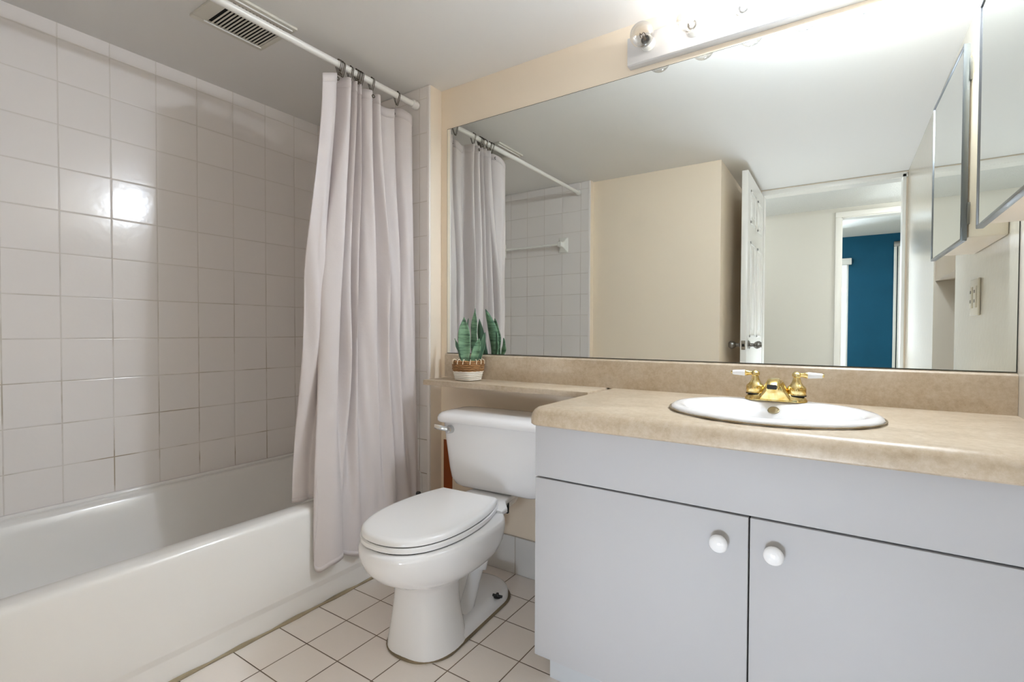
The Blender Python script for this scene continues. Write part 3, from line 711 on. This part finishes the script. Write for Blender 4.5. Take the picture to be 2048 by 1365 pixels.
# ------------------------------------------------------------------ toilet brush behind the toilet
t = thing('toilet_brush', 'black topped toilet brush standing between tub and toilet', 'toilet brush', (-1.44, -.25, 0))
bm = B(); lathe(bm, [(0, .001), (.045, .001), (.047, .006), (.045, .09), (.042, .10), (.036, .10), (.036, .02), (0, .02)], 'z', (-1.44, -.25, 0), 24); part('holder', bm, M['brush'], t)
bm = B(); lathe(bm, [(0, .02), (.025, .022), (.027, .06), (.02, .085), (.008, .095), (.0055, .10), (.0055, .31), (.0075, .318)], 'z', (-1.44, -.25, 0), 18); part('handle', bm, M['brush'], t)
bm = B(); lathe(bm, [(.0075, .318), (.0105, .322), (.0105, .348), (.008, .352), (0, .353)], 'z', (-1.44, -.25, 0), 18); part('cap', bm, M['soot'], t, 'black cap')

# ------------------------------------------------------------------ potted plant
PX, PY = -1.303, -.095
t = thing('potted_plant', 'small snake plant in a two tone wicker basket on the shelf', 'plant', (PX, PY, ZC))
def sq(r, z, n=32, p=3.2, wob=0, ph=0):
    o = []
    for i in range(n):
        a = 2*PI*i/n; c, s = math.cos(a), math.sin(a)
        rr = r/((abs(c)**p+abs(s)**p)**(1/p))*.93+wob*math.sin(i*PI+ph)
        o.append(Vector((PX+rr*c, PY+rr*s, z)))
    return o
def rad(z): return .048+.013*min(1, max(0, (z-ZC)/.05))
bm = B(); loft(bm, [sq(.041, ZC+.0005), sq(.046, ZC+.004), sq(rad(ZC+.02)-.003, ZC+.02), sq(rad(ZC+.038)-.003, ZC+.038), sq(rad(ZC+.042)-.014, ZC+.042)]); pot = part('lower_basket', bm, M['wicker_white_core'], t, 'white painted lower band')
for j in range(5):
    z = ZC+.006+.0078*j; bm = B(); tube(bm, sq(rad(z)+.0005, z, 30, 3.2, .0016, j*PI), .0038, 6, closed=True); part('strand', bm, M['wicker_white'], pot)
bm = B(); loft(bm, [sq(rad(ZC+.04)-.004, ZC+.036), sq(rad(ZC+.06)-.003, ZC+.06), sq(.058, ZC+.084), sq(.051, ZC+.084), sq(.049, ZC+.07)]); up = part('upper_basket', bm, M['wicker_core'], t, 'brown woven upper band')
for j in range(6):
    z = ZC+.043+.0076*j; bm = B(); tube(bm, sq(rad(z)+.001, z+.0000, 30, 3.0, .0024, j*PI), [.0034+.0012*math.cos(i*PI+j*PI)+.0005*math.sin(i*1.3+j) for i in range(30)], 6, closed=True); part('strand', bm, M['wicker'], up)
for i in range(14):
    a = 2*PI*(i+.3)/14; c, s = math.cos(a), math.sin(a)
    r = .0615/((abs(c)**3.0+abs(s)**3.0)**(1/3.0))*.93; d = Vector((c, s, 0)); tq = Vector((-s, c, 0))
    b0 = Vector((PX, PY, ZC))
    bm = B(); tube(bm, cr([b0+d*(r+.005)+tq*-.003+Vector((0, 0, .070)), b0+d*(r+.0045)+tq*-.001+Vector((0, 0, .084)), b0+d*(r-.004)+Vector((0, 0, .0895)), b0+d*(r-.011)+tq*.002+Vector((0, 0, .083))], 4), .0017, 6); part('stitch', bm, M['stitch'], up)
bm = B(); loft(bm, [sq(.049, ZC+.068), sq(.048, ZC+.0765)]); part('soil', bm, M['soil'], t)
def leaf(base, tip, width, face, bulge=.006, bend=(0, 0, 0), n=18, dark=False):
    base, tip, face = Vector(base), Vector(tip), Vector(face).normalized()
    bm = B(); rows = []; 
    for i in range(n+1):
        s = i/n; p = base.lerp(tip, s)+Vector(bend)*math.sin(PI*s)
        w = width*(.55+.45*math.sin(min(1, s/.55)*PI/2)) if s < .55 else width*max(0, 1-((s-.55)/.45)**1.9)
        w = max(w, .0004); ax = (tip-base).normalized(); side = ax.cross(face).normalized(); nn = side.cross(ax)
        row = []
        for q in range(-4, 5):
            f = q/4; row.append(p+side*(w*.5*f)+nn*(bulge*(f*f)*min(1, w/width)+.0018*math.sin(s*15)*f))
        rows.append(row)
    # front and back skins
    loft(bm, rows, False, False, closed=False)
    o = part('leaf', bm, M['leaf_dark'] if dark else M['leaf'], t, angle=80)
    md = o.modifiers.new('thick', 'SOLIDIFY'); md.thickness = .0022; md.offset = 0
zb = ZC+.07
leaf((PX+.005, PY-.025, zb), (PX-.006, PY-.022, 1.073), .053, (.35, -.9, 0), .008)
leaf((PX+.022, PY+.020, zb), (PX-.004, PY+.052, 1.112), .044, (-.25, -.9, 0), .010, (.010, -.01, 0))
leaf((PX-.030, PY+.005, zb), (PX-.078, PY+.005, .983), .026, (-.5, -.9, 0), .006, (.006, 0, 0), dark=True)
leaf((PX+.026, PY-.010, zb), (PX+.058, PY+.000, .985), .032, (.5, -.85, 0), .010, (.004, 0, 0))
leaf((PX-.012, PY+.030, zb), (PX-.040, PY+.050, 1.07), .030, (-.6, -.7, 0), .009, (-.006, 0, 0), dark=True)
leaf((PX+.030, PY+.025, zb), (PX+.052, PY+.048, 1.01), .024, (.7, -.7, 0), .007, dark=True)

# ------------------------------------------------------------------ towel bar on the tub end wall
t = thing('towel_bar', 'white ceramic towel bar on the tiled wall across from the mirror', 'towel bar', (-1.97, -1.60, 1.662))
for x in (-1.738, -2.295):
    bm = B(); 
    def blk(w, h, y, r=.008): return [Vector((p.x, y, p.y)) for p in rrect(x, 1.662, w, h, r, 0, 4)]
    loft(bm, [blk(.037, .056, -1.604), blk(.037, .056, -1.597), blk(.034, .052, -1.592), blk(.021, .030, -1.582), blk(.0165, .020, -1.565), blk(.0165, .019, -1.535), blk(.013, .015, -1.530, .006)]); part('bracket', bm, M['bracket'], t)
bm = B(); box(bm, -2.295, -1.738, -1.5575, -1.5425, 1.654, 1.670, .003); part('bar', bm, M['bracket'], t)

# ------------------------------------------------------------------ medicine cabinet on the right wall
t = thing('medicine_cabinet', 'cream medicine cabinet with a mirrored door on the right wall', 'cabinet', (XR, -.31, 1.275))
bm = B(); box(bm, .288, XR-.0005, -.50, -.105, 1.275, 1.778, .004); part('body', bm, M['wall'], t)
ax_, ay_, bx_, by_ = .2735, -.100, .2655, -.565
dv = Vector((bx_-ax_, by_-ay_, 0)); dn = Vector((dv.y, -dv.x, 0)).normalized()
if dn.x > 0: dn = -dn
def slab(bm, s0, s1, o0, o1, z0, z1, bev=0):
    a = Vector((ax_, ay_, 0)); L = dv.normalized(); b2 = B(); box(b2, 0, s1-s0, 0, o1-o0, z0, z1, bev)
    mt = Matrix.Translation(a+L*s0+dn*o0) @ Matrix((tuple(L)+(0,), tuple(dn)+(0,), (0, 0, 1, 0), (0, 0, 0, 1))).transposed()
    me = bpy.data.meshes.new('tmp'); b2.to_mesh(me); b2.free(); me.transform(mt); bm.from_mesh(me); bpy.data.meshes.remove(me)
LD = dv.length
bm = B(); slab(bm, 0, LD, -.010, -.001, 1.268, 1.80); dr = part('mirror_door', bm, M['white_paint'], t)
bm = B(); slab(bm, .006, LD-.006, -.001, .0005, 1.274, 1.794); part('door_glass', bm, M['mirror'], dr, 'mirror glass of the cabinet door')
bm = B()
slab(bm, -.001, .005, -.011, .003, 1.267, 1.801, .001); slab(bm, LD-.005, LD+.001, -.011, .003, 1.267, 1.801, .001); slab(bm, 0, LD, -.011, .003, 1.266, 1.273, .001); slab(bm, 0, LD, -.011, .003, 1.795, 1.802, .001)
part('chrome_edge', bm, M['edge_metal'], dr, 'thin metal edge strip')
for z in (1.31, 1.70):
    bm = B(); box(bm, .283, .2895, -.116, -.096, z, z+.06, .001); part('hinge', bm, M['satin'], t)

# ------------------------------------------------------------------ outlet plate
t = thing('outlet_plate', 'ivory outlet plate on the right wall below the cabinet', 'outlet', (XR, -.468, 1.13))
bm = B(); box(bm, XR-.007, XR-.0003, -.525, -.412, 1.070, 1.190, .003); part('cover_plate', bm, M['outlet'], t)
for y in (-.497, -.440):
    bm = B(); box(bm, XR-.011, XR-.006, y-.017, y+.017, 1.095, 1.165, .002); dv_ = part('receptacle', bm, M['outlet'], t)
    for z in (1.112, 1.143):
        bm = B(); box(bm, XR-.0115, XR-.0105, y-.007, y-.004, z, z+.010); box(bm, XR-.0115, XR-.0105, y+.004, y+.007, z, z+.010); part('slot', bm, M['dark'], dv_)
